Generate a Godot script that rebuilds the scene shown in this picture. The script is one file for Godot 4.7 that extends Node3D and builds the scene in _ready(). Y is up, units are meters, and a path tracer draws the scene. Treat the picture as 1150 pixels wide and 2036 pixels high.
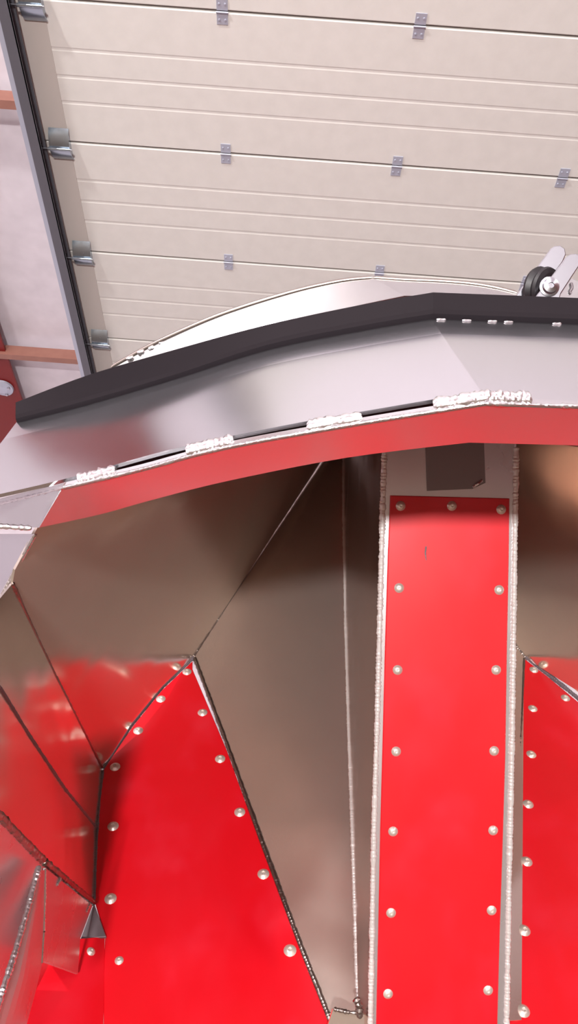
extends Node3D

const F := 1694.0                       # focal length in pixels of the 1150 x 2036 frame
var eye := Vector3(0, 2.2, 0)
var look := Basis()                     # the camera's own axes
var side := Vector3.RIGHT               # the boat's own axes: to starboard, up
var upward := Vector3.UP
var middle := Vector3.ZERO              # a point on the boat's centre plane
var M := {}
var used := {}
var boat: Node3D


# ---------------------------------------------------------------- places
func at(px: float, py: float, z: float) -> Vector3:
	return eye + look * Vector3((px - 575.0) / F * z, (1018.0 - py) / F * z, -z)

func on(px: float, py: float, p: Vector3, n: Vector3) -> Vector3:
	var d := at(px, py, 1.0) - eye
	return eye + d * ((p - eye).dot(n) / d.dot(n))

func level(px: float, py: float, p: Vector3) -> Vector3:
	return on(px, py, p, upward)

func flip(p: Vector3) -> Vector3:
	return p - 2.0 * side * (p - middle).dot(side)

func facing(a: Vector3, b: Vector3, c: Vector3) -> Vector3:
	var n := (b - a).cross(c - a).normalized()
	return n if n.dot(eye - a) > 0.0 else -n

func spread(list: Array, p: Vector3, n: Vector3) -> Array:
	var out := []
	for q in list:
		out.append(on(q[0], q[1], p, n))
	return out

func flipped(list: Array) -> Array:
	var out := []
	for q in list:
		out.append(flip(q))
	return out

func smooth_line(pts: Array, each: int) -> Array:
	var out := []
	for i in pts.size() - 1:
		var a: Vector3 = pts[max(i - 1, 0)]
		var b: Vector3 = pts[i]
		var c: Vector3 = pts[i + 1]
		var d: Vector3 = pts[min(i + 2, pts.size() - 1)]
		for k in each:
			out.append(b.cubic_interpolate(c, a, d, float(k) / each))
	out.append(pts[-1])
	return out

func even_line(pts: Array, step: float) -> Array:
	var cv := Curve3D.new()
	cv.bake_interval = step
	for p in pts:
		if cv.point_count == 0 or cv.get_point_position(cv.point_count - 1).distance_to(p) > 1e-5:
			cv.add_point(p)
	return Array(cv.get_baked_points())


# ---------------------------------------------------------------- objects
func numbered(called: String) -> String:
	var k: int = used.get(called, 0)
	used[called] = k + 1
	return called if k == 0 else "%s_%03d" % [called, k]

func spot(n: Node) -> Vector3:
	var v := Vector3.ZERO
	while n is Node3D and n != self:
		v += n.position
		n = n.get_parent()
	return v

func thing(called: String, label: String, category: String, where: Vector3, group := "", kind := "") -> Node3D:
	var o := Node3D.new()
	o.name = numbered(called)
	add_child(o)
	o.position = where
	tag(o, label, category, group, kind)
	return o

func tag(o: Node, label: String, category: String, group := "", kind := "") -> void:
	o.set_meta("label", label)
	o.set_meta("category", category)
	if group:
		o.set_meta("group", group)
	if kind:
		o.set_meta("kind", kind)

func tool() -> SurfaceTool:
	var s := SurfaceTool.new()
	s.begin(Mesh.PRIMITIVE_TRIANGLES)
	return s

func tri(s: SurfaceTool, a: Vector3, b: Vector3, c: Vector3, n: Vector3, na = null, nb = null, nc = null) -> void:
	var N := [n if na == null else na, n if nb == null else nb, n if nc == null else nc]
	var V := [a, b, c]
	var order := [0, 1, 2]
	if (b - a).cross(c - a).dot(n) > 0.0:
		order = [0, 2, 1]
	for i in order:
		s.set_normal(N[i])
		s.set_uv(Vector2(V[i].x, V[i].y))
		s.add_vertex(V[i])

func quad(s: SurfaceTool, a: Vector3, b: Vector3, c: Vector3, d: Vector3, n: Vector3) -> void:
	tri(s, a, b, c, n)
	tri(s, a, c, d, n)

# commits the collected shape (world coordinates) as one mesh, with its origin at its own centre
func build(called: String, s: SurfaceTool, m: Material, parent: Node = self, label := "") -> MeshInstance3D:
	var arr := s.commit_to_arrays()
	var v: PackedVector3Array = arr[Mesh.ARRAY_VERTEX]
	var lo := v[0]
	var hi := v[0]
	for p in v:
		lo = lo.min(p)
		hi = hi.max(p)
	var c := (lo + hi) * 0.5
	for i in v.size():
		v[i] -= c
	arr[Mesh.ARRAY_VERTEX] = v
	var mesh := ArrayMesh.new()
	mesh.add_surface_from_arrays(Mesh.PRIMITIVE_TRIANGLES, arr)
	var o := MeshInstance3D.new()
	o.mesh = mesh
	o.material_override = m
	o.name = called if parent != self else numbered(called)
	parent.add_child(o, true)
	o.position = c - (spot(parent) if parent != self else Vector3.ZERO)
	o.cast_shadow = GeometryInstance3D.SHADOW_CASTING_SETTING_ON
	if label:
		o.set_meta("label", label)
	return o

# a flat plate: outline in world coordinates, front towards `n`, thickness behind it, small chamfer on the front edge
func plate(s: SurfaceTool, pts: Array, n: Vector3, thick: float, chamfer := 0.0) -> void:
	var u: Vector3 = (pts[1] - pts[0]).normalized()
	u = (u - n * u.dot(n)).normalized()
	var w := n.cross(u)
	var flat := PackedVector2Array()
	for p in pts:
		flat.append(Vector2((p - pts[0]).dot(u), (p - pts[0]).dot(w)))
	var k := pts.size()
	var turn := 0.0
	for i in k:
		turn += flat[i].cross(flat[(i + 1) % k])
	var inner := []
	for i in k:
		var e0 := (flat[i] - flat[(i + k - 1) % k]).normalized()
		var e1 := (flat[(i + 1) % k] - flat[i]).normalized()
		var in0 := Vector2(-e0.y, e0.x) * signf(turn)
		var in1 := Vector2(-e1.y, e1.x) * signf(turn)
		var m := (in0 + in1)
		m = m / maxf(0.5, m.length_squared()) * 2.0 * chamfer
		inner.append(pts[i] + u * m.x + w * m.y)
	var idx := Geometry2D.triangulate_polygon(flat)
	for i in range(0, idx.size(), 3):
		tri(s, inner[idx[i]], inner[idx[i + 1]], inner[idx[i + 2]], n)
		tri(s, pts[idx[i]] - n * thick, pts[idx[i + 1]] - n * thick, pts[idx[i + 2]] - n * thick, -n)
	for i in k:
		var j := (i + 1) % k
		var e: Vector2 = (flat[j] - flat[i]).normalized()
		var o2 := -Vector2(-e.y, e.x) * signf(turn)
		var o: Vector3 = u * o2.x + w * o2.y
		var da: Vector3 = pts[i] - n * chamfer
		var db: Vector3 = pts[j] - n * chamfer
		if chamfer > 0.0:
			quad(s, inner[i], inner[j], db, da, (n + o).normalized())
		quad(s, da, db, pts[j] - n * thick, pts[i] - n * thick, o)

# a sheet ruled between two lines of equally many points, smooth along its length; `thick` behind it
func sheet(s: SurfaceTool, top: Array, low: Array, thick: float, toward = null, rows := 1) -> void:
	var k := top.size()
	var nn := []
	for i in k:
		var along: Vector3 = (top[min(i + 1, k - 1)] - top[max(i - 1, 0)]) + (low[min(i + 1, k - 1)] - low[max(i - 1, 0)])
		var n: Vector3 = along.cross(low[i] - top[i]).normalized()
		var t: Vector3 = eye - top[i] if toward == null else toward
		nn.append(n if n.dot(t) > 0.0 else -n)
	for i in k - 1:
		for r in rows:
			var f0 := float(r) / rows
			var f1 := float(r + 1) / rows
			var a: Vector3 = top[i].lerp(low[i], f0)
			var b: Vector3 = top[i + 1].lerp(low[i + 1], f0)
			var c: Vector3 = top[i + 1].lerp(low[i + 1], f1)
			var d: Vector3 = top[i].lerp(low[i], f1)
			tri(s, a, b, c, nn[i], nn[i], nn[i + 1], nn[i + 1])
			tri(s, a, c, d, nn[i], nn[i], nn[i + 1], nn[i])
			if thick > 0.0:
				tri(s, a - nn[i] * thick, b - nn[i + 1] * thick, c - nn[i + 1] * thick, -nn[i], -nn[i], -nn[i + 1], -nn[i + 1])
				tri(s, a - nn[i] * thick, c - nn[i + 1] * thick, d - nn[i] * thick, -nn[i], -nn[i], -nn[i + 1], -nn[i])
		if thick > 0.0:
			var out: Vector3 = (top[i] - low[i]).normalized()
			quad(s, top[i], top[i + 1], top[i + 1] - nn[i + 1] * thick, top[i] - nn[i] * thick, out)
			quad(s, low[i], low[i + 1], low[i + 1] - nn[i + 1] * thick, low[i] - nn[i] * thick, -out)
	if thick > 0.0:
		for e in [0, k - 1]:
			var o: Vector3 = (top[e] - top[1 if e == 0 else k - 2]).normalized()
			quad(s, top[e], low[e], low[e] - nn[e] * thick, top[e] - nn[e] * thick, o)

# a tube along a line; ripple > 0 gives the stacked ridges of a weld bead, rough its uneven thickness
func tube(s: SurfaceTool, line: Array, r: float, sides := 8, ripple := 0.0, period := 0.006, rough := 0.0, salt := 1) -> void:
	var rng := RandomNumberGenerator.new()
	rng.seed = salt
	var rings := []
	var centre := []
	var run := 0.0
	var jit := 0.0
	for i in line.size():
		var d: Vector3 = (line[min(i + 1, line.size() - 1)] - line[max(i - 1, 0)]).normalized()
		var a := d.cross(upward if absf(d.dot(upward)) < 0.9 else side).normalized()
		var b := d.cross(a)
		if i > 0:
			run += (line[i] - line[i - 1]).length()
		jit = jit * 0.6 + rng.randf_range(-1, 1) * 0.6
		var rr := r * (1.0 + ripple * absf(sin(PI * run / period)) + rough * jit)
		if i == 0 or i == line.size() - 1:
			rr *= 0.55
		var ring := []
		for k in sides:
			var t := TAU * k / sides
			ring.append(line[i] + (a * cos(t) + b * sin(t)) * rr * (1.0 + rough * 0.4 * rng.randf_range(-1, 1)))
		rings.append(ring)
		centre.append(line[i])
	for i in rings.size() - 1:
		for k in sides:
			var k2 := (k + 1) % sides
			var a0: Vector3 = rings[i][k]
			var a1: Vector3 = rings[i][k2]
			var b0: Vector3 = rings[i + 1][k]
			var b1: Vector3 = rings[i + 1][k2]
			var na: Vector3 = (a0 - centre[i]).normalized()
			var nb: Vector3 = (a1 - centre[i]).normalized()
			var nc: Vector3 = (b0 - centre[i + 1]).normalized()
			var nd: Vector3 = (b1 - centre[i + 1]).normalized()
			if ripple > 0.0 or rough > 0.0:
				var g := (a1 - a0).cross(b0 - a0).normalized()
				if g.dot(na) < 0.0:
					g = -g
				na = (na + g).normalized()
				nb = (nb + g).normalized()
				nc = (nc + g).normalized()
				nd = (nd + g).normalized()
			tri(s, a0, a1, b1, na, na, nb, nd)
			tri(s, a0, b1, b0, na, na, nd, nc)
	for e in [0, rings.size() - 1]:
		var n: Vector3 = (centre[e] - centre[1 if e == 0 else rings.size() - 2]).normalized()
		for k in sides:
			tri(s, centre[e], rings[e][k], rings[e][(k + 1) % sides], n)

func bead(called: String, line: Array, r: float, parent: Node, m: Material, salt := 1, rough := 0.25) -> MeshInstance3D:
	var s := tool()
	tube(s, even_line(line, 0.004), r, 7, 0.3, 0.0065, rough, salt)
	return build(called, s, m, parent)

func box(s: SurfaceTool, lo: Vector3, hi: Vector3, b := Basis(), o := Vector3.ZERO) -> void:
	var c := []
	for i in 8:
		c.append(o + b * Vector3(hi.x if i & 1 else lo.x, hi.y if i & 2 else lo.y, hi.z if i & 4 else lo.z))
	quad(s, c[0], c[2], c[6], c[4], -b.x)
	quad(s, c[1], c[3], c[7], c[5], b.x)
	quad(s, c[0], c[1], c[5], c[4], -b.y)
	quad(s, c[2], c[3], c[7], c[6], b.y)
	quad(s, c[0], c[1], c[3], c[2], -b.z)
	quad(s, c[4], c[5], c[7], c[6], b.z)

# turned shape: profile of (radius, height) about `axis` from `o`
func lathe(s: SurfaceTool, prof: Array, o: Vector3, axis: Vector3, sides := 20) -> void:
	var a := axis.cross(Vector3.UP if absf(axis.y) < 0.9 else Vector3.RIGHT).normalized()
	var b := axis.cross(a)
	for i in prof.size() - 1:
		var p: Vector2 = prof[i]
		var q: Vector2 = prof[i + 1]
		var sl := (q - p)
		for k in sides:
			var t0 := TAU * k / sides
			var t1 := TAU * (k + 1) / sides
			var r0 := a * cos(t0) + b * sin(t0)
			var r1 := a * cos(t1) + b * sin(t1)
			var n0 := (r0 * -sl.y + axis * sl.x).normalized() * -1.0
			var n1 := (r1 * -sl.y + axis * sl.x).normalized() * -1.0
			var v := [o + r0 * p.x + axis * p.y, o + r1 * p.x + axis * p.y, o + r1 * q.x + axis * q.y, o + r0 * q.x + axis * q.y]
			if p.x > 0.0:
				tri(s, v[0], v[1], v[2], n0, n0, n1, n1)
			if q.x > 0.0:
				tri(s, v[0], v[2], v[3], n0, n0, n1, n0)


# ---------------------------------------------------------------- materials
func noise(freq: float, salt: int, ramp: Array, octaves := 3, normal := 0.0, size := 512) -> NoiseTexture2D:
	var f := FastNoiseLite.new()
	f.noise_type = FastNoiseLite.TYPE_SIMPLEX_SMOOTH
	f.seed = salt
	f.frequency = freq
	f.fractal_octaves = octaves
	var t := NoiseTexture2D.new()
	t.width = size
	t.height = size
	t.seamless = true
	t.noise = f
	if normal > 0.0:
		t.as_normal_map = true
		t.bump_strength = normal
	else:
		var g := Gradient.new()
		var offs := PackedFloat32Array()
		var cols := PackedColorArray()
		for r in ramp:
			offs.append(r[0])
			cols.append(r[1])
		g.offsets = offs
		g.colors = cols
		t.color_ramp = g
	return t

func grey(v: float) -> Color:
	return Color(v, v, v)

func mat(col: Color, rough: float, metal := 0.0) -> StandardMaterial3D:
	var m := StandardMaterial3D.new()
	m.albedo_color = col
	m.roughness = rough
	m.metallic = metal
	m.uv1_triplanar = true
	m.uv1_world_triplanar = true
	return m

func aluminium(col: Color, rough: float, bend: float, salt: int) -> StandardMaterial3D:
	var m := mat(col, rough, 0.92)
	m.roughness_texture = noise(0.012, salt, [[0.0, grey(0.7)], [0.5, grey(0.85)], [1.0, grey(1.0)]], 4)
	m.roughness = rough
	m.normal_enabled = true
	m.normal_texture = noise(0.006, salt + 7, [], 2, 6.0)
	m.normal_scale = bend
	m.uv1_scale = Vector3.ONE * 0.9
	return m

func materials() -> void:
	M.sheet = aluminium(Color(0.93, 0.88, 0.83), 0.19, 0.22, 3)
	M.sheet.metallic = 0.85
	M.wall_plate = aluminium(Color(0.93, 0.86, 0.82), 0.2, 0.25, 4)
	M.wall_plate.metallic = 0.87
	M.bow = aluminium(Color(0.84, 0.84, 0.86), 0.22, 0.10, 5)
	M.bow.metallic = 0.97
	M.keel_side = aluminium(Color(0.90, 0.80, 0.78), 0.18, 0.15, 8)
	M.keel_side.metallic = 0.97
	M.bright = mat(Color(0.90, 0.88, 0.87), 0.35, 0.5)
	M.guard = aluminium(Color(0.70, 0.69, 0.69), 0.36, 0.05, 6)
	M.lip = aluminium(Color(0.86, 0.86, 0.87), 0.24, 0.03, 9)
	M.keel = aluminium(Color(0.84, 0.82, 0.83), 0.34, 0.035, 12)
	M.keel.metallic = 0.82
	M.weld = mat(Color(0.88, 0.86, 0.87), 0.26, 0.92)
	M.seam = mat(Color(0.62, 0.58, 0.56), 0.35, 1.0)
	M.rivet = mat(Color(0.90, 0.86, 0.82), 0.32, 0.65)
	M.red = mat(Color(1, 1, 1), 0.42)
	M.red.albedo_texture = noise(0.01, 21, [[0.0, Color(0.80, 0.03, 0.09)], [0.55, Color(0.82, 0.035, 0.10)], [0.7, Color(0.83, 0.07, 0.14)], [1.0, Color(0.85, 0.16, 0.22)]], 4)
	M.red.uv1_scale = Vector3.ONE * 0.8
	M.red.roughness_texture = noise(0.008, 22, [[0.0, grey(0.75)], [1.0, grey(1.0)]], 3)
	M.rubber = mat(Color(0.115, 0.095, 0.11), 0.75)
	M.rubber.metallic_specular = 0.25
	M.ply = mat(Color(0.50, 0.15, 0.12), 0.7)
	M.cladding = mat(Color(0.50, 0.24, 0.22), 0.6)
	M.socket = mat(Color(0.12, 0.11, 0.11), 0.6)
	M.patch = mat(Color(0.52, 0.48, 0.49), 0.45, 0.4)
	M.gusset = mat(Color(0.45, 0.41, 0.43), 0.5, 0.3)
	M.door = mat(Color(1, 1, 1), 0.5)
	M.door.albedo_texture = noise(0.02, 31, [[0.0, Color(0.84, 0.832, 0.815)], [1.0, Color(0.865, 0.857, 0.84)]], 4)
	M.stile = mat(Color(0.76, 0.735, 0.715), 0.5)
	M.gap = mat(Color(0.5, 0.47, 0.45), 0.8)
	M.zinc = mat(Color(0.66, 0.70, 0.74), 0.3, 0.9)
	M.zinc.roughness_texture = noise(0.05, 33, [[0.0, grey(0.6)], [1.0, grey(1.0)]], 3)
	M.hinge = mat(Color(0.72, 0.74, 0.80), 0.4, 0.4)
	M.track = mat(Color(0.42, 0.42, 0.45), 0.5, 0.5)
	M.white = mat(Color(1, 1, 1), 0.7)
	M.white.albedo_texture = noise(0.01, 35, [[0.0, Color(0.87, 0.84, 0.87)], [1.0, Color(0.92, 0.89, 0.92)]], 3)
	M.rust = mat(Color(1, 1, 1), 0.5)
	M.rust.albedo_texture = noise(0.02, 37, [[0.0, Color(0.60, 0.41, 0.36)], [1.0, Color(0.64, 0.45, 0.39)]], 3)
	M.beam = mat(Color(0.48, 0.05, 0.03), 0.5)
	M.floor = mat(Color(1, 1, 1), 0.55)
	M.floor.albedo_texture = noise(0.012, 41, [[0.0, Color(0.40, 0.35, 0.29)], [0.5, Color(0.47, 0.41, 0.34)], [1.0, Color(0.53, 0.47, 0.40)]], 5)
	M.steel = mat(Color(0.72, 0.72, 0.75), 0.28, 1.0)
	M.dark = mat(Color(0.07, 0.06, 0.07), 0.5)
	M.wheel = mat(Color(0.10, 0.085, 0.10), 0.5)
	M.glow = StandardMaterial3D.new()
	M.glow.albedo_color = Color(0.9, 0.9, 0.9)
	M.glow.emission_enabled = true
	M.glow.emission = Color(1.0, 0.96, 0.93)
	M.glow.emission_energy_multiplier = 8.0


# ---------------------------------------------------------------- the workshop
func lamp(where: Vector3, energy: float, label: String) -> void:
	var t := thing("hanging_lamp", label, "lamp", where, "hanging workshop lamps")
	var s := tool()
	lathe(s, [Vector2(0.0, 0.34), Vector2(0.09, 0.33), Vector2(0.12, 0.2), Vector2(0.2, 0.17), Vector2(0.2, 0.15), Vector2(0.0, 0.15)], where, Vector3.UP)
	build("lamp_housing", s, M.dark, t)
	s = tool()
	lathe(s, [Vector2(0.0, 0.15), Vector2(0.12, 0.14), Vector2(0.17, 0.06), Vector2(0.17, 0.0), Vector2(0.13, -0.08), Vector2(0.06, -0.12), Vector2(0.0, -0.13)], where, Vector3.UP)
	build("bulb", s, M.glow, t)
	s = tool()
	tube(s, [where + Vector3(0, 0.33, 0), Vector3(where.x, 6.36, where.z)], 0.008, 6)
	build("cable", s, M.dark, t)
	var l := OmniLight3D.new()
	l.name = "bulb_light"
	l.light_color = Color(1.0, 0.985, 0.975)
	l.light_energy = energy
	l.light_size = 0.16
	l.omni_range = 30.0
	l.omni_attenuation = 2.0
	l.shadow_enabled = true
	t.add_child(l)

# flood light on a tripod, aimed up at the boat
func work_light(foot: Vector3, aim: Vector3, energy: float) -> void:
	var t := thing("work_light", "grey flood light on a tripod standing on the floor behind the viewer", "work light", foot)
	var head := foot + Vector3(0, 0.55, 0)
	var d := (aim - head).normalized()
	var x := Vector3.UP.cross(d).normalized()
	var b := Basis(x, d.cross(x), d)
	var s := tool()
	box(s, Vector3(-0.22, -0.16, -0.06), Vector3(0.22, 0.16, 0.0), b, head)
	build("housing", s, M.dark, t)
	s = tool()
	box(s, Vector3(-0.19, -0.13, 0.001), Vector3(0.19, 0.13, 0.006), b, head)
	build("glowing_panel", s, M.glow, t)
	s = tool()
	tube(s, [foot + Vector3(0, 0.2, 0), head - d * 0.05], 0.014, 8)
	build("pole", s, M.dark, t)
	for k in 3:
		s = tool()
		var o := Vector3(cos(k * TAU / 3), 0, sin(k * TAU / 3))
		tube(s, [foot + Vector3(0, 0.28, 0), foot + o * 0.3 + Vector3(0, 0.01, 0)], 0.01, 8)
		build("leg", s, M.dark, t)
	var l := SpotLight3D.new()
	l.name = "flood"
	l.light_color = Color(1.0, 0.985, 0.975)
	l.light_energy = energy
	l.light_size = 0.16
	l.spot_angle = 48.0
	l.spot_angle_attenuation = 0.4
	l.spot_range = 30.0
	l.spot_attenuation = 2.0
	l.shadow_enabled = true
	t.add_child(l)
	l.position = head + d * 0.03 - foot
	l.basis = Basis(-b.x, b.y, -b.z)

func wall(called: String, lo: Vector3, hi: Vector3, m: Material, label: String, category: String) -> MeshInstance3D:
	var s := tool()
	box(s, lo, hi)
	var o := build(called, s, m)
	tag(o, label, category, "", "structure")
	return o

func workshop() -> void:
	wall("floor", Vector3(-6.2, -0.2, -6.2), Vector3(7.2, 0, 7.2), M.floor, "brown grey concrete workshop floor below the boat", "floor")
	wall("ceiling", Vector3(-6.2, 6.36, -6.2), Vector3(7.2, 6.56, 7.2), M.white, "white insulated roof lining above the purlins", "ceiling")
	wall("wall_left", Vector3(-6.2, 0, -6.2), Vector3(-6, 6.36, 7.2), M.white, "white workshop wall on the left", "wall")
	wall("wall_right", Vector3(7, 0, -6.2), Vector3(7.2, 6.36, 7.2), M.cladding, "rust brown clad workshop wall on the right", "wall")
	wall("wall_front", Vector3(-6, 0, -6.2), Vector3(7, 6.36, -6), M.white, "white workshop wall beyond the boat", "wall")
	wall("wall_back", Vector3(-6, 0, 7), Vector3(7, 6.36, 7.2), M.white, "white workshop wall behind the viewer", "wall")
	# red steel frame under the roof
	var labels := ["rust red roof purlin crossing behind the upper part of the door track", "rust red roof purlin crossing just above the dark rubber strip"]
	var zs := [-2.53, -4.40]
	for i in 2:
		var t := thing("roof_purlin", labels[i], "purlin", Vector3(0, 6.2, zs[i]), "roof purlins", "structure")
		var s := tool()
		box(s, Vector3(-5.9, 6.2, zs[i] + 0.01), Vector3(6.9, 6.28, zs[i] + 0.018))
		build("web", s, M.rust, t)
		s = tool()
		box(s, Vector3(-5.9, 6.194, zs[i] - 0.03), Vector3(6.9, 6.2, zs[i] + 0.018))
		build("flange", s, M.rust, t)
	var t2 := thing("roof_beam", "dark red steel roof beam at the left edge behind the purlin", "beam", Vector3(-2.3, 6.22, 0), "", "structure")
	var s2 := tool()
	box(s2, Vector3(-2.6, 6.22, -5.95), Vector3(-2.03, 6.24, 6.9))
	build("flange", s2, M.beam, t2)
	s2 = tool()
	box(s2, Vector3(-2.33, 6.24, -5.95), Vector3(-2.31, 6.355, 6.9))
	build("web", s2, M.beam, t2)
	var c := at(6, 770, 1.0) - eye
	var p := eye + c * ((6.215 - eye.y) / c.y)
	var b := thing("round_plate", "pale round plate bolted to the dark red roof beam", "plate", p)
	s2 = tool()
	lathe(s2, [Vector2(0.0, 0.03), Vector2(0.035, 0.028), Vector2(0.075, 0.016), Vector2(0.078, 0.0), Vector2(0.0, -0.004)], p, Vector3.DOWN, 24)
	build("disc", s2, M.hinge, b)
	for k in 4:
		var o := p + Vector3(cos(k * PI / 2 + 0.4), 0, sin(k * PI / 2 + 0.4)) * 0.055 + Vector3(0, -0.02, 0)
		s2 = tool()
		lathe(s2, [Vector2(0.0, 0.012), Vector2(0.01, 0.012), Vector2(0.012, 0.0), Vector2(0.0, 0.0)], o, Vector3.DOWN, 6)
		build("bolt", s2, M.steel, b)

func overhead_door() -> void:
	var y := 5.63
	var left := -1.235
	var right := 3.9
	var first := -0.49
	var step := 0.6155
	var t := thing("door_1", "cream sectional overhead door standing open under the roof, ribbed panels with steel hinges", "door", Vector3(1.3, y, -2.5), "", "structure")
	for k in 7:
		var z0 := first - k * step - 0.0045
		var z1 := first - (k + 1) * step + 0.0045
		# cross section of one panel: flat face with three pressed ribs, rounded meeting edges
		var prof := [Vector2(z0, 0.04), Vector2(z0, 0.004), Vector2(z0 - 0.004, 0.0)]
		for r in [0.19, 0.305, 0.42]:
			prof.append(Vector2(z0 - r + 0.009, 0.0))
			prof.append(Vector2(z0 - r + 0.004, 0.0016))
			prof.append(Vector2(z0 - r - 0.004, 0.0016))
			prof.append(Vector2(z0 - r - 0.009, 0.0))
		prof.append(Vector2(z1 + 0.004, 0.0))
		prof.append(Vector2(z1, 0.004))
		prof.append(Vector2(z1, 0.04))
		prof.append(Vector2(z0, 0.04))
		var s := tool()
		for i in prof.size() - 1:
			var p: Vector2 = prof[i]
			var q: Vector2 = prof[i + 1]
			var d := (q - p).normalized()
			var n := Vector3(0, d.x, -d.y)
			quad(s, Vector3(left, y + p.y, p.x), Vector3(right, y + p.y, p.x), Vector3(right, y + q.y, q.x), Vector3(left, y + q.y, q.x), n)
		var panel := build("door_panel", s, M.door, t)
		# steel end stile with a lip at its inner edge
		s = tool()
		box(s, Vector3(left - 0.01, y - 0.004, z1 + 0.002), Vector3(-1.105, y + 0.03, z0 - 0.002))
		build("end_stile", s, M.stile, panel)
	s_tongue(t, y, left, right, first, step)
	# hinges on the meeting lines
	for k in range(1, 7):
		var z := first - k * step
		for h in 6:
			var x: float = [-0.4, 0.372, 1.12, 1.88, 2.64, 3.4][h]
			var s := tool()
			box(s, Vector3(x - 0.022, y - 0.004, z + 0.006), Vector3(x + 0.022, y + 0.001, z + 0.048))
			box(s, Vector3(x - 0.022, y - 0.004, z - 0.048), Vector3(x + 0.022, y + 0.001, z - 0.006))
			tube(s, [Vector3(x - 0.024, y - 0.007, z), Vector3(x + 0.024, y - 0.007, z)], 0.007, 8)
			for q in [-0.03, 0.03]:
				for w in [-0.012, 0.012]:
					lathe(s, [Vector2(0.0, 0.004), Vector2(0.004, 0.003), Vector2(0.005, 0.0)], Vector3(x + w, y - 0.004, z + q), Vector3.DOWN, 6)
			build("hinge", s, M.hinge, t)
		bracket(t, Vector3(-1.142, y, z), k)

func s_tongue(t: Node, y: float, left: float, right: float, first: float, step: float) -> void:
	for k in range(1, 7):
		var s := tool()
		var z := first - k * step
		box(s, Vector3(left, y + 0.012, z - 0.006), Vector3(right, y + 0.03, z + 0.006))
		build("joint_strip", s, M.gap, t)

# end hinge: curved plate, roller sleeve, shaft and wheel running in the track
func bracket(t: Node, c: Vector3, k: int) -> void:
	var s := tool()
	var up := []
	var lo := []
	for i in 13:
		var f := float(i) / 12.0
		var z := lerpf(0.07, -0.085, f)
		var dy := -0.006 - 0.04 * pow(sin(f * PI), 0.8)
		up.append(c + Vector3(-0.045, dy, z))
		lo.append(c + Vector3(0.045, dy, z))
	sheet(s, up, lo, 0.004, Vector3.DOWN)
	for x in [-0.045, 0.041]:
		for i in 12:
			var a: Vector3 = up[i] + Vector3(x + 0.045, 0, 0)
			var b: Vector3 = up[i + 1] + Vector3(x + 0.045, 0, 0)
			var a2 := Vector3(a.x, c.y, a.z)
			var b2 := Vector3(b.x, c.y, b.z)
			quad(s, a, b, b2, a2, Vector3(signf(x), 0, 0))
	var o := build("roller_bracket", s, M.zinc, t)
	s = tool()
	tube(s, [c + Vector3(-0.05, -0.052, -0.004), c + Vector3(0.05, -0.052, -0.004)], 0.014, 12)
	build("sleeve", s, M.zinc, o)
	s = tool()
	tube(s, [c + Vector3(-0.1, -0.052, -0.004), c + Vector3(0.056, -0.052, -0.004)], 0.007, 8)
	build("shaft", s, M.steel, o)
	s = tool()
	lathe(s, [Vector2(0.0, 0.012), Vector2(0.022, 0.012), Vector2(0.026, 0.007), Vector2(0.026, -0.007), Vector2(0.022, -0.012), Vector2(0.0, -0.012)], c + Vector3(-0.09, -0.052, -0.004), Vector3.RIGHT, 16)
	build("wheel", s, M.dark, o)

func door_track() -> void:
	# a C shaped rail hung beside the door, open towards it
	var y := 5.56
	var t := thing("door_track", "grey steel door track running along the left edge of the cream door", "door track", Vector3(-1.24, y, -2.0))
	var a := -0.3
	var b := -4.9
	var s := tool()
	box(s, Vector3(-1.252, y - 0.034, b), Vector3(-1.248, y + 0.034, a))
	box(s, Vector3(-1.252, y - 0.036, b), Vector3(-1.205, y - 0.032, a))
	box(s, Vector3(-1.252, y + 0.032, b), Vector3(-1.205, y + 0.036, a))
	box(s, Vector3(-1.209, y - 0.036, b), Vector3(-1.205, y - 0.026, a))
	build("rail", s, M.track, t)
	s = tool()
	box(s, Vector3(-1.275, y - 0.03, b), Vector3(-1.253, y + 0.06, a))
	build("angle_iron", s, M.hinge, t)


# ---------------------------------------------------------------- the boat
func rivet(parent: MeshInstance3D, p: Vector3, n: Vector3, mesh: Mesh, turn: float) -> void:
	var o := MeshInstance3D.new()
	o.mesh = mesh
	o.material_override = M.rivet
	o.name = "rivet"
	parent.add_child(o, true)
	var x := n.cross(Vector3.UP).normalized().rotated(n, turn)
	o.transform = Transform3D(Basis(x, n, x.cross(n)), p - spot(parent))

func rivet_mesh(r: float) -> ArrayMesh:
	var s := tool()
	var prof := [Vector2(r, -0.001), Vector2(r, 0.001)]
	for i in 5:
		var f := (i + 1) / 5.0
		var a := f * PI * 0.5
		prof.append(Vector2(lerpf(r, r * 0.3, f), 0.001 + r * 0.42 * sin(a)))
	prof.append(Vector2(r * 0.26, 0.001 + r * 0.2))
	prof.append(Vector2(0.0, 0.001 + r * 0.16))
	prof.reverse()
	lathe(s, prof, Vector3.ZERO, Vector3.UP, 16)
	return s.commit()

func panel(called: String, pts: Array, n: Vector3, thick: float, m: Material, label := "", chamfer := 0.0) -> MeshInstance3D:
	var s := tool()
	plate(s, pts, n, thick, chamfer)
	return build(called, s, m, boat, label)

func red_depth(py: float) -> float:
	return 1.0 / (0.3914 + 2.886e-4 * (py - 1305.0))

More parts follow.
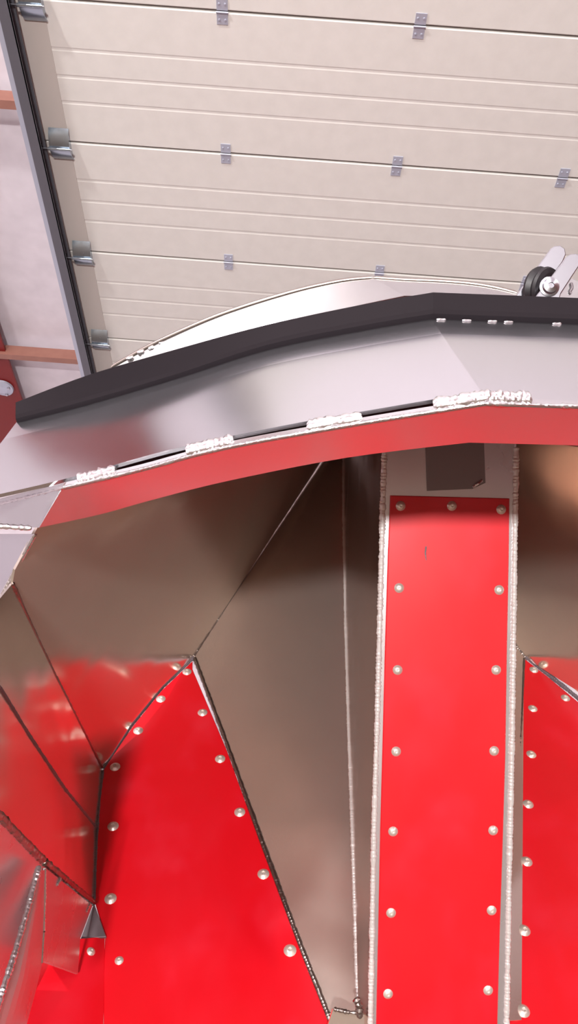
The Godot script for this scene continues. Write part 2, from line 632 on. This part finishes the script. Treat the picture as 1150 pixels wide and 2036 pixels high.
func make_boat() -> void:
	boat = thing("boat_hull", "unpainted aluminium boat bow seen from below, riveted red panels in its tunnels and keel", "boat", at(895, 3300, 1.6))
	var aft := upward.cross(side).normalized()     # level, away from the viewer
	if aft.dot(middle - eye) < 0.0:
		aft = -aft
	var screw := rivet_mesh(0.0092)
	var big := rivet_mesh(0.0135)

	# --- keel: flat plate facing the viewer, its side walls, the red strip on it
	var A := at(385, 1305, red_depth(1305))
	var B := at(204, 1528, red_depth(1528))
	var R2 := at(660, 2036, red_depth(2036))
	var redN := facing(A, B, R2)
	var E := at(640, 925, 3.05)
	var inN := facing(A, E, R2)
	var Fp := at(25, 1160, 1.35)
	var outN := facing(A, B, Fp)
	var K := at(895, 1000, 1.6)
	var keelN := facing(at(775, 1000, 1.6), K + side * 0.1, at(775, 1500, 1.6))
	var kl := [[765, 850], [765, 890], [761, 1020], [755, 1250], [750, 1450], [744, 1640], [741, 1800], [737, 2036], [725, 2700], [712, 3300]]
	var kr := [[1028, 850], [1027, 890], [1025, 1020], [1022, 1250], [1019, 1450], [1015, 1640], [1012, 1800], [1008, 2036], [1000, 2700], [990, 3300]]
	var left_edge := spread(kl, K, keelN)
	var right_edge := spread(kr, K, keelN)
	var outline := left_edge.duplicate()
	for i in right_edge.size():
		outline.append(right_edge[right_edge.size() - 1 - i])
	panel("keel_plate", outline, keelN, 0.006, M.keel)
	var inner := spread([[687, 850], [684, 890], [684, 1030], [688, 1250], [694, 1450], [701, 1640], [706, 1800], [713, 2036]], A, inN)
	var s := tool()
	sheet(s, left_edge.slice(0, 8), inner, 0.004)
	build("keel_wall", s, M.keel_side, boat)
	s = tool()
	sheet(s, right_edge.slice(0, 8), flipped(inner), 0.004, side)
	build("keel_wall", s, M.keel_side, boat)
	bead("weld_bead", left_edge.slice(1, 8), 0.0046, boat, M.bright, 3)
	bead("weld_bead", right_edge.slice(1, 8), 0.0046, boat, M.bright, 4)
	bead("weld_seam", inner.slice(1), 0.004, boat, M.bright, 5)
	var strip := [[777, 985], [1014, 991], [1013, 1100], [1009, 1300], [1006, 1500], [1000, 1700], [995, 1850], [990, 2036], [980, 2700], [972, 3300], [735, 3300], [742, 2700], [749, 2036], [753, 1850], [757, 1650], [761, 1500], [766, 1300], [772, 1100]]
	var pk := K + keelN * 0.006
	var red := panel("red_panel", spread(strip, pk, keelN), keelN, 0.0055, M.red, "red riveted strip on the keel", 0.0015)
	var i := 0
	for q in [[797, 1006], [794, 1169], [791, 1332], [788, 1494], [782, 1653], [778, 1815], [772, 1976], [899, 1006], [997, 1013], [993, 1173], [987, 1332], [983, 1493], [981, 1651], [978, 1810], [971, 1969]]:
		i += 1
		rivet(red, on(q[0], q[1], pk, keelN), keelN, screw, i * 1.3)
	# grey patch on the bare end of the keel plate
	var pp := K + keelN * 0.003
	var patch := panel("grey_patch", spread([[846, 852], [962, 852], [966, 960], [940, 972], [850, 976]], pp, keelN), keelN, 0.0025, M.patch, "dark grey patch on the bare end of the keel")
	s = tool()
	tube(s, even_line([on(941, 969, pp, keelN), on(950, 962, pp, keelN) + keelN * 0.004, on(960, 955, pp, keelN)], 0.003), 0.0028, 7, 0.3, 0.005, 0.3, 8)
	build("weld_tack", s, M.weld, patch)

	# --- tunnels: the same three plates on both sides
	var inner_panel := spread([[385, 1305], [512, 1116], [640, 925], [664, 890], [686, 857]], A, inN)
	var tail := inner.slice(2)
	for p in tail:
		inner_panel.append(p)
	inner_panel.append(R2)
	panel("tunnel_plate", inner_panel, inN, 0.004, M.wall_plate)
	panel("tunnel_plate", flipped(inner_panel), inN - 2.0 * side * inN.dot(side), 0.004, M.wall_plate)
	var outer_panel := spread([[385, 1305], [512, 1116], [640, 925], [690, 850], [560, 850], [400, 880], [250, 930], [140, 980], [84, 1032], [72, 1054], [30, 1133], [25, 1160], [60, 1240], [110, 1345], [204, 1528], [262, 1438], [322, 1365]], A, outN)
	panel("outer_tunnel_plate", outer_panel, outN, 0.004, M.sheet)
	panel("outer_tunnel_plate", flipped(outer_panel), outN - 2.0 * side * outN.dot(side), 0.004, M.sheet)
	bead("weld_seam", [outer_panel[0], outer_panel[1], outer_panel[2], outer_panel[3]], 0.0042, boat, M.seam, 11)
	bead("weld_seam", flipped([outer_panel[0], outer_panel[1], outer_panel[2], outer_panel[3]]), 0.0042, boat, M.seam, 12)
	bead("weld_seam", spread([[385, 1307], [322, 1367], [262, 1440], [204, 1528]], A, redN), 0.005, boat, M.gusset, 13)
	bead("weld_seam", spread([[387, 1308], [450, 1475], [520, 1670], [600, 1885], [660, 2036]], A, redN), 0.005, boat, M.seam, 14)
	bead("weld_seam", spread([[25, 1160], [60, 1240], [110, 1345], [204, 1528]], A, outN), 0.003, boat, M.seam, 15)

	# --- red tunnel panels
	var pr := A + redN * 0.004
	var lred := spread([[383, 1314], [383, 1330], [450, 1488], [520, 1682], [600, 1897], [660, 2048], [206, 2048], [206, 1940], [209, 1862], [189, 1795], [192, 1700], [198, 1600], [206, 1530], [264, 1444], [322, 1372]], pr, redN)
	var rp := panel("red_panel", lred, redN, 0.005, M.red, "red riveted panel in the tunnel left of the keel", 0.0015)
	for q in [[372, 1336], [320, 1390], [275, 1453], [229, 1525], [225, 1643], [220, 1787], [237, 1910], [403, 1417], [438, 1509], [477, 1615], [524, 1738], [577, 1890]]:
		i += 1
		rivet(rp, on(q[0], q[1], pr, redN), redN, big if q[0] != 237 else screw, i * 1.7)
	var redR := redN - 2.0 * side * redN.dot(side)
	var rr := flip(pr)
	var rred := spread([[1044, 1310], [1090, 1345], [1150, 1395], [1268, 1527], [1290, 2048], [1011, 2048], [1019, 1850], [1027, 1640], [1034, 1500], [1041, 1380]], rr, redR)
	rp = panel("red_panel", rred, redR, 0.005, M.red, "red riveted panel in the tunnel right of the keel", 0.0015)
	for q in [[1062, 1332], [1060, 1409], [1057, 1500], [1051, 1599], [1048, 1713], [1043, 1850], [1041, 2010], [1125, 1388]]:
		i += 1
		rivet(rp, on(q[0], q[1], rr, redR), redR, big, i * 1.7)
	bead("weld_seam", spread([[1046, 1306], [1090, 1340], [1150, 1388], [1268, 1527]], rr, redR), 0.005, boat, M.gusset, 16)
	# right tunnel, narrow plate between the red panel and the keel
	s = tool()
	sheet(s, spread([[1043, 1308], [1038, 1420], [1033, 1500], [1026, 1640], [1018, 1850], [1011, 2048]], rr - redR * 0.003, redR), flipped(spread([[684, 1030], [688, 1250], [694, 1450], [701, 1640], [706, 1800], [713, 2036]], A, inN)), 0.004)
	build("tunnel_plate", s, M.sheet, boat)
	bead("weld_seam", spread([[1043, 1308], [1038, 1420], [1033, 1500], [1026, 1640], [1018, 1850], [1011, 2048]], rr, redR), 0.003, boat, M.seam, 18)

	# closing plate and weld lumps at the foot of the tunnel wall
	var foot := at(690, 2020, 1.618)
	panel("closing_plate", spread([[662, 2008], [700, 2016], [736, 2018], [732, 2078], [640, 2078]], foot, keelN), keelN, 0.006, M.sheet)
	bead("weld_tack", spread([[708, 1985], [714, 2000], [716, 2024]], foot + keelN * 0.004, keelN), 0.006, boat, M.seam, 31, 0.4)
	bead("weld_tack", spread([[664, 2006], [690, 2012], [712, 2014]], foot + keelN * 0.002, keelN), 0.003, boat, M.seam, 32, 0.4)
	# scuffs
	s = tool()
	tube(s, even_line(spread([[848, 1086], [846, 1100], [848, 1114]], pk + keelN * 0.0, keelN), 0.004), 0.0014, 6, 0.0, 0.01, 0.5, 33)
	build("scuff_mark", s, M.gusset, red, "small dark scuff on the red strip")
	for q in [[386, 1212, 400, 1252], [376, 1262, 398, 1228]]:
		s = tool()
		tube(s, even_line(spread([[q[0], q[1]], [q[2], q[3]]], A, outN), 0.01), 0.0007, 6)
		build("scratch", s, M.weld, boat)

	# --- flat bottom below the tunnels
	var kb := K - keelN * 0.03
	var bottom := spread([[-330, 2070], [735, 2070], [712, 3300], [-420, 3300]], kb, keelN)
	panel("bottom_sheet", bottom, keelN, 0.006, M.red)
	panel("bottom_sheet", flipped(bottom), keelN - 2.0 * side * keelN.dot(side), 0.006, M.red)

	# --- left hull side inside the tunnel
	var D1 := at(192, 1645, red_depth(1645))
	var D2 := at(187, 1795, red_depth(1795))
	var w1N := facing(Fp, B, D1)
	panel("side_plate", spread([[25, 1160], [0, 1190], [-45, 1285], [0, 1368], [60, 1465], [130, 1570], [192, 1645], [204, 1528], [110, 1345], [60, 1240]], B, w1N), w1N, 0.004, M.sheet)
	var c1 := on(0, 1368, B, w1N)
	var w2N := facing(D1, c1, D2)
	panel("side_plate", spread([[-45, 1285], [0, 1368], [60, 1465], [130, 1570], [192, 1645], [187, 1795], [85, 1710], [0, 1622], [-80, 1540], [-80, 1400]], D1, w2N), w2N, 0.004, M.sheet)
	bead("weld_seam", spread([[-45, 1288], [0, 1368], [60, 1465], [130, 1570], [192, 1645]], D1, w2N), 0.0025, boat, M.gusset, 21)
	var c2 := on(0, 1622, D1, w2N)
	var w3N := facing(c2, D2, at(85, 1912, 1.62))
	panel("side_plate", spread([[-80, 1540], [0, 1622], [85, 1710], [187, 1795], [160, 1866], [155, 1935], [85, 1912], [50, 2060], [-80, 2060]], D2, w3N), w3N, 0.004, M.keel)
	bead("weld_seam", spread([[-30, 1594], [0, 1622], [40, 1665], [85, 1710]], D2, w3N), 0.005, boat, M.seam, 22)
	bead("weld_seam", spread([[88, 1713], [140, 1757], [186, 1795]], D2, w3N), 0.005, boat, M.seam, 23)
	bead("weld_seam", spread([[206, 1532], [198, 1600], [192, 1700], [188, 1793]], A, redN), 0.004, boat, M.gusset, 24)
	var g3 := at(187, 1797, red_depth(1797) - 0.03)
	var g3N := facing(g3, at(92, 1726, 1.42), at(155, 1937, 1.70))
	var gp := panel("gusset_plate", spread([[92, 1726], [184, 1800], [160, 1866], [155, 1937], [86, 1912]], g3, g3N), g3N, 0.005, M.keel, "", 0.001)
	for q in [[113, 1760], [172, 1812]]:
		s = tool()
		var o: Vector3 = on(q[0], q[1], g3, g3N)
		tube(s, even_line([o, on(q[0] + 6, q[1] - 14, g3, g3N)], 0.003), 0.003, 7, 0.3, 0.005, 0.3, 27)
		build("weld_tack", s, M.weld, gp)
	panel("gusset_plate", spread([[187, 1795], [211, 1862], [160, 1867]], A + redN * 0.012, redN), redN, 0.006, M.gusset, "dull grey triangular gusset beside the red panel", 0.001)
	# chine strip of red below the gusset
	var ch1 := on(206, 1862, pr, redN)
	var chN := facing(ch1, on(206, 2048, pr, redN), at(85, 1912, red_depth(1912) - 0.07))
	rp = panel("red_panel", spread([[158, 1866], [209, 1862], [206, 2048], [30, 2048], [85, 1908], [155, 1932]], ch1, chN), chN, 0.005, M.red, "red riveted strip below the grey gusset", 0.001)
	rivet(rp, on(181, 1892, ch1, chN), chN, screw, 0.3)
	# strake: convex bar along the side, welded on both edges
	var eL := []
	var eR := []
	for q in [[78, 1722, 90, 1728], [60, 1790, 89, 1790], [43, 1850, 87, 1850], [22, 1920, 83, 1915], [5, 1970, 70, 1975], [-18, 2050, 47, 2060]]:
		var a := on(q[0], q[1], g3 + g3N * 0.012, g3N)
		var b := on(q[2], q[3], g3 + g3N * 0.012, g3N)
		eL.append(a)
		eR.append(b)
	s = tool()
	var bulge := (look.z + g3N * 0.3).normalized()
	var prev := eL
	for k in 8:
		var f := (k + 1) / 8.0
		var line := []
		for j in eL.size():
			line.append(eL[j].lerp(eR[j], f) + bulge * 0.22 * (eR[j] - eL[j]).length() * sin(f * PI))
		sheet(s, prev, line, 0.0)
		prev = line
	build("strake", s, M.keel, boat)
	bead("weld_bead", eL, 0.004, boat, M.weld, 25)
	bead("weld_bead", eR.slice(0, 4), 0.002, boat, M.weld, 26)

	bow(aft)

# --- the bow band, the lip under it, the rubber strip and what stands on them
func bow(aft: Vector3) -> void:
	var P0 := at(862, 619, 1.10)
	var T0 := at(861, 577, 1.105)
	var W0 := at(965, 803, 0.93)
	var low_l := [[30, 829], [175, 792], [350, 740], [530, 682], [725, 642], [863, 619]]
	var top_l := [[32, 796], [175, 742], [345, 692], [525, 643], [722, 601], [861, 577]]
	var s := tool()
	var rl := []
	var rt := []
	for k in 6:
		rl.append(level(low_l[k][0], low_l[k][1], P0))
		rt.append(level(top_l[k][0], top_l[k][1], T0))
	var rl2 := smooth_line(rl, 6)
	var rt2 := smooth_line(rt, 6)
	# rubber: outer face, rounded top and bottom edges, front facet and both sides as one moulding each
	rubber(rl2, rt2, aft)
	var c_low: Vector3 = rl[5]
	var c_top: Vector3 = rt[5]
	rubber([c_low, flip(c_low)], [c_top, flip(c_top)], aft)
	rubber(flipped(rl2), flipped(rt2), aft)

	# bow band plates
	var bt := []
	for p in rl:
		bt.append(p + aft * 0.017 + upward * 0.008)
	var band_px := [[-95, 1003], [122, 954], [330, 896], [560, 847], [780, 808], [957, 778]]
	var V0 := on(957, 778, W0, aft)
	var bl := []
	for q in band_px:
		bl.append(level(q[0], q[1], V0))
	var bt2 := smooth_line(bt, 6)
	var bl2 := smooth_line(bl, 6)
	s = tool()
	var bk := []
	for k in bt2.size():
		bk.append(bt2[k].lerp(bl2[k], 0.25) + aft * 0.001)
	sheet(s, bk, bl2, 0.005, null, 4)
	sheet(s, bt2, bk, 0.005, null)
	build("bow_plate", s, M.bow, boat)
	s = tool()
	sheet(s, flipped(bk), flipped(bl2), 0.005, null, 4)
	sheet(s, flipped(bt2), flipped(bk), 0.005, null)
	build("bow_plate", s, M.bow, boat)
	var wc := level(965, 800, level(965, 800, W0) + upward * 0.004)
	s = tool()
	var mid: Vector3 = bk[-1]
	sheet(s, [mid, flip(mid)], [wc, flip(wc)], 0.005, -aft)
	sheet(s, [bt[5], flip(bt[5])], [mid, flip(mid)], 0.005, -aft)
	tri(s, mid, bl[5], wc, -aft)
	tri(s, flip(mid), flip(bl[5]), flip(wc), -aft)
	build("bow_plate", s, M.bow, boat)
	# weld spatter under the rubber
	var salt := 40
	for f in [0.02, 0.13, 0.24, 0.31, 0.52]:
		salt += 1
		var a := c_low.lerp(flip(c_low), f) + aft * 0.012 - upward * 0.0015
		var b := a + side * 0.012
		bead("weld_tack", [a, b], 0.0013, boat, M.weld, salt)

	# lip: level plate under the band, with its bright cut edge in front
	var weld_px := [[-100, 1026], [0, 1003], [125, 970], [278, 934], [400, 901], [524, 875], [750, 836], [965, 802]]
	var back_px := [[-90, 1044], [0, 1046], [78, 1049], [198, 1023], [299, 995], [450, 957], [690, 910], [933, 880]]
	var lo := []
	var lb := []
	var B0 := at(933, 880, 0.993)
	for k in 8:
		lo.append(level(weld_px[k][0], weld_px[k][1], W0))
		lb.append(level(back_px[k][0], back_px[k][1], B0))
	# the outer end of the lip is bent upwards along a fold
	var fold: Vector3 = (lb[2] - lo[2]).normalized()
	var endN := (upward * -0.6 - side * 0.7 - aft * 0.35)
	endN = (endN - fold * endN.dot(fold)).normalized()
	s = tool()
	var end_lo := spread([[-100, 1016], [0, 992]], lo[2], endN)
	var end_lb := spread([[-90, 1048], [0, 1046]], lo[2], endN)
	var end_top := on(128, 960, lo[2], endN)
	sheet(s, [end_lo[0], end_lo[1], end_top], [end_lb[0], end_lb[1], lb[2]], 0.003)
	build("lip_end_plate", s, M.lip, boat)
	bead("weld_bead", spread([[-100, 1025], [0, 1002], [125, 970]], lo[2] - endN * -0.001, endN), 0.0014, boat, M.weld, 68, 0.5)
	lo = lo.slice(2)
	lb = lb.slice(2)
	var lo2 := smooth_line(lo, 5)
	var lb2 := smooth_line(lb, 5)
	for m in 3:
		s = tool()
		var a := lo2
		var b := lb2
		if m == 1:
			a = [lo[-1], flip(lo[-1])]
			b = [lb[-1], flip(lb[-1])]
		elif m == 2:
			a = flipped(lo2)
			b = flipped(lb2)
		var e := []
		var g := []
		for p in a:
			e.append(p + upward * 0.0085 + aft * 0.001)
			g.append(p + upward * 0.0085 + aft * 0.03)
		sheet(s, a, b, 0.003, -upward)
		sheet(s, e, a, 0.004, -aft)
		sheet(s, e, g, 0.0, upward)
		build("lip_plate", s, M.lip, boat)
	# inner ledge that closes the slot from behind
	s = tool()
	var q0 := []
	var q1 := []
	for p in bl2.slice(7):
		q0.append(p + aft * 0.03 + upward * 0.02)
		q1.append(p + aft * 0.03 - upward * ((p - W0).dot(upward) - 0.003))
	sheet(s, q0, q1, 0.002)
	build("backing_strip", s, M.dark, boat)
	# intermittent welds across the slot
	for span in [[153, 236], [372, 466], [609, 723], [862, 1058]]:
		var line := []
		var line2 := []
		var x: float = span[0]
		while x <= span[1]:
			line.append(slot_point(x, bl2, lo2, 0.35))
			line2.append(slot_point(x, bl2, lo2, 0.62))
			x += 7.0
		salt += 1
		s = tool()
		tube(s, even_line(line, 0.0035), 0.0048, 8, 0.35, 0.007, 0.35, salt)
		tube(s, even_line(line2, 0.0035), 0.0042, 8, 0.35, 0.006, 0.4, salt + 30)
		build("weld_bead", s, M.weld, boat)
	bead("weld_bead", smooth_line(lo, 3), 0.0016, boat, M.weld, 66, 0.5)
	bead("weld_bead", [lo[-1], flip(lo[-1])], 0.0018, boat, M.weld, 67, 0.5)

	# deck behind the rubber, closing the hull from above
	var deck := []
	for p in rt:
		deck.append(p + aft * 0.02 - upward * 0.012)
	for k in rt.size():
		deck.append(flip(rt[rt.size() - 1 - k]) + aft * 0.02 - upward * 0.012)
	var rise := (aft * cos(0.6) + upward * sin(0.6)).normalized()
	s = tool()
	var far := []
	for p in deck:
		far.append(p + rise * 2.3)
	sheet(s, deck, far, 0.004, upward)
	build("deck_board", s, M.ply, boat)

	# outer side of the hull, left of the tunnel edge
	s = tool()
	var e0 := [at(78, 1046, 1.14), at(70, 1062, 1.33), at(28, 1138, 1.36), at(0, 1190, 1.37), at(-60, 1300, 1.40)]
	var e1 := [at(-80, 1040, 1.30), at(-90, 1062, 1.55), at(-100, 1120, 1.6), at(-110, 1190, 1.6), at(-160, 1300, 1.6)]
	sheet(s, e0.slice(1), e1.slice(1), 0.004)
	build("hull_side", s, M.bow, boat)
	bead("weld_bead", e0.slice(1), 0.0032, boat, M.weld, 71, 0.1)
	bead("weld_seam", [at(-40, 1047, 1.12), at(0, 1046, 1.12), at(62, 1050, 1.12)], 0.0035, boat, M.weld, 72, 0.3)

	# low curved bulwark that rises behind the rubber
	var up_l := [at(222, 730, 1.225), at(275, 700, 1.215), at(330, 672, 1.205), at(440, 625, 1.19), at(575, 582, 1.175), at(675, 559, 1.168), at(742, 552, 1.165)]
	var dn_l := [at(222, 735, 1.222), at(275, 722, 1.21), at(330, 708, 1.20), at(440, 678, 1.18), at(575, 640, 1.16), at(690, 612, 1.15), at(805, 588, 1.14)]
	s = tool()
	sheet(s, smooth_line(up_l, 4), smooth_line(dn_l, 4), 0.003)
	build("bulwark_plate", s, M.guard, boat)
	var up_r := [at(742, 552, 1.165), at(800, 556, 1.162), at(870, 559, 1.157), at(935, 564, 1.152), at(985, 572, 1.148), at(1028, 583, 1.145)]
	var dn_r := [at(805, 588, 1.14), at(850, 588, 1.14), at(900, 588, 1.138), at(950, 589, 1.136), at(990, 590, 1.136), at(1030, 591, 1.136)]
	s = tool()
	sheet(s, smooth_line(up_r, 4), smooth_line(dn_r, 4), 0.003)
	build("bulwark_plate", s, M.guard, boat)
	s = tool()
	tube(s, smooth_line(up_l, 6), 0.003, 8)
	var rim := build("bulwark_rim", s, M.seam, boat)
	s = tool()
	tube(s, smooth_line(up_r, 6), 0.003, 8)
	build("bulwark_rim", s, M.seam, boat)
	for q in [[258, 712], [280, 700], [302, 692], [322, 681], [410, 644], [440, 626], [518, 607], [575, 583], [630, 576], [720, 555], [795, 559], [865, 562], [950, 569]]:
		salt += 1
		var a := at(q[0] - 7, q[1] + 2, 1.172 + absf(q[0] - 740) * 0.0001 - 0.006)
		var b := at(q[0] + 7, q[1] - 1, 1.172 + absf(q[0] - 740) * 0.0001 - 0.006)
		s = tool()
		tube(s, even_line([a, b], 0.0025), 0.0026, 7, 0.3, 0.004, 0.4, salt)
		build("weld_tack", s, M.weld, rim)
	roller(aft)

func slot_point(x: float, a: Array, b: Array, f: float) -> Vector3:
	# where the line through image column x crosses the sheet between band edge and lip edge
	var n := look.x
	var best := Vector3.ZERO
	var miss := 1e9
	for k in 200:
		var t := k / 199.0
		var p := pick(a, t).lerp(pick(b, t), f)
		var c := look.inverse() * (p - eye)
		var px := 575.0 + F * c.x / -c.z
		if absf(px - x) < miss:
			miss = absf(px - x)
			best = p
	if x > 955.0:
		var p0: Vector3 = a[-1].lerp(b[-1], f)
		best = p0 + side * (x - 960.0) * 0.93 / F
	return best - n * 0.0 + (eye - best).normalized() * 0.001

func pick(a: Array, t: float) -> Vector3:
	var x := t * (a.size() - 1)
	var i := mini(int(x), a.size() - 2)
	return a[i].lerp(a[i + 1], x - i)

func rubber(low: Array, top: Array, aft: Vector3) -> void:
	var s := tool()
	var c := 0.004
	var la := []
	var ta := []
	var lb := []
	var tb := []
	for k in low.size():
		la.append(low[k] + upward * c)
		ta.append(top[k] - upward * c)
		lb.append(low[k] + aft * c)
		tb.append(top[k] + aft * c)
	var li := []
	var ti := []
	for k in low.size():
		li.append(low[k] + aft * 0.028)
		ti.append(top[k] + aft * 0.028)
	sheet(s, ta, la, 0.0, null, 2)
	sheet(s, tb, ta, 0.0, upward - aft)
	sheet(s, la, lb, 0.0, -upward - aft)
	sheet(s, ti, tb, 0.0, upward)
	sheet(s, lb, li, 0.0, -upward)
	sheet(s, ti, li, 0.0, aft)
	for e in [0, low.size() - 1]:
		var o: Vector3 = low[e] - low[1 if e == 0 else low.size() - 2]
		o = o.normalized()
		quad(s, ta[e], la[e], li[e], ti[e], o)
		tri(s, ta[e], tb[e], ti[e], o)
	build("rubber_strip", s, M.rubber, boat, "black rubber rub strip along the top edge")

# --- anchor roller standing on the bow
func roller(aft: Vector3) -> void:
	var z := 1.16
	var root := Node3D.new()
	root.name = "anchor_roller"
	root.set_meta("label", "grey anchor roller with dark wheel between two arms")
	boat.add_child(root, true)
	root.position = at(1085, 560, z) - boat.position
	arm(root, [[1018, 600], [1096, 494], [1104, 489], [1115, 488], [1124, 494], [1126, 506], [1120, 520], [1062, 600]], z + 0.03, M.steel)
	arm(root, [[1058, 600], [1128, 510], [1136, 505], [1147, 504], [1156, 510], [1158, 520], [1150, 532], [1116, 584], [1112, 600]], z - 0.005, M.steel)
	var ax := look.z
	var s := tool()
	var c := at(1078, 574, z + 0.026)
	var axis := (look.z * 0.75 + look.x * 0.6 + look.y * -0.25).normalized()
	lathe(s, [Vector2(0.0, 0.012), Vector2(0.022, 0.012), Vector2(0.0285, 0.010), Vector2(0.030, 0.006), Vector2(0.0255, 0.0), Vector2(0.030, -0.006), Vector2(0.0285, -0.010), Vector2(0.022, -0.012), Vector2(0.0, -0.012)], c, axis, 28)
	build("wheel", s, M.wheel, root)
	s = tool()
	c = at(1093, 570, z - 0.006)
	lathe(s, [Vector2(0.0, 0.007), Vector2(0.0035, 0.007), Vector2(0.004, 0.009), Vector2(0.0095, 0.007), Vector2(0.0105, 0.002), Vector2(0.0135, 0.001), Vector2(0.0135, 0.0), Vector2(0.0, 0.0)], c, ax, 20)
	build("bolt", s, M.steel, root)
	arm(root, [[1106, 600], [1118, 576], [1134, 552], [1160, 562], [1215, 590], [1215, 604]], z + 0.012, M.lip)
	s = tool()
	var h := [at(1136, 562, z + 0.010), at(1138, 572, z + 0.009), at(1134, 580, z + 0.010), at(1137, 584, z + 0.010)]
	tube(s, smooth_line(h, 4), 0.0022, 7)
	build("clip", s, M.gusset, root)

func arm(root: Node3D, px: Array, z: float, m: Material) -> void:
	var pts := []
	for q in px:
		pts.append(at(q[0], q[1], z))
	var s := tool()
	plate(s, pts, look.z, 0.006, 0.0012)
	build("side_plate", s, m, root)


func _ready() -> void:
	# camera
	var x := Vector3(0.9974, 0.0603, 0.0395).normalized()
	var back := Vector3(0, -0.5480, 0.8365)
	back = (back - x * back.dot(x)).normalized()
	look = Basis(x, back.cross(x), back)
	var cam := Camera3D.new()
	cam.name = "camera"
	cam.fov = rad_to_deg(2.0 * atan(1018.0 / F))
	cam.near = 0.02
	cam.far = 60.0
	add_child(cam)
	cam.transform = Transform3D(look, eye)
	cam.current = true
	var env := Environment.new()
	env.background_mode = Environment.BG_COLOR
	env.background_color = Color(0.5, 0.5, 0.52)
	env.tonemap_mode = Environment.TONE_MAPPER_LINEAR
	env.tonemap_exposure = 1.0
	env.sdfgi_enabled = true
	env.ssao_enabled = true
	env.ssil_enabled = true
	var we := WorldEnvironment.new()
	we.name = "environment"
	we.environment = env
	add_child(we)
	materials()
	var th := deg_to_rad(4.0)
	side = (look * Vector3(cos(th), -0.02, -sin(th))).normalized()
	upward = (Vector3.UP - side * side.y).normalized()
	middle = at(895, 1000, 1.6)

	work_light(Vector3(-0.35, 0.0, 4.2), Vector3(0.2, 3.0, -1.4), 54.0)
	lamp(Vector3(-2.6, 4.4, 2.6), 19.0, "round hanging workshop lamp behind the viewer on the left")
	lamp(Vector3(4.6, 4.4, 4.4), 5.0, "round hanging workshop lamp behind the viewer on the right")
	lamp(Vector3(0.6, 4.6, 4.8), 5.0, "round hanging workshop lamp furthest behind the viewer")

	workshop()
	overhead_door()
	door_track()
	make_boat()
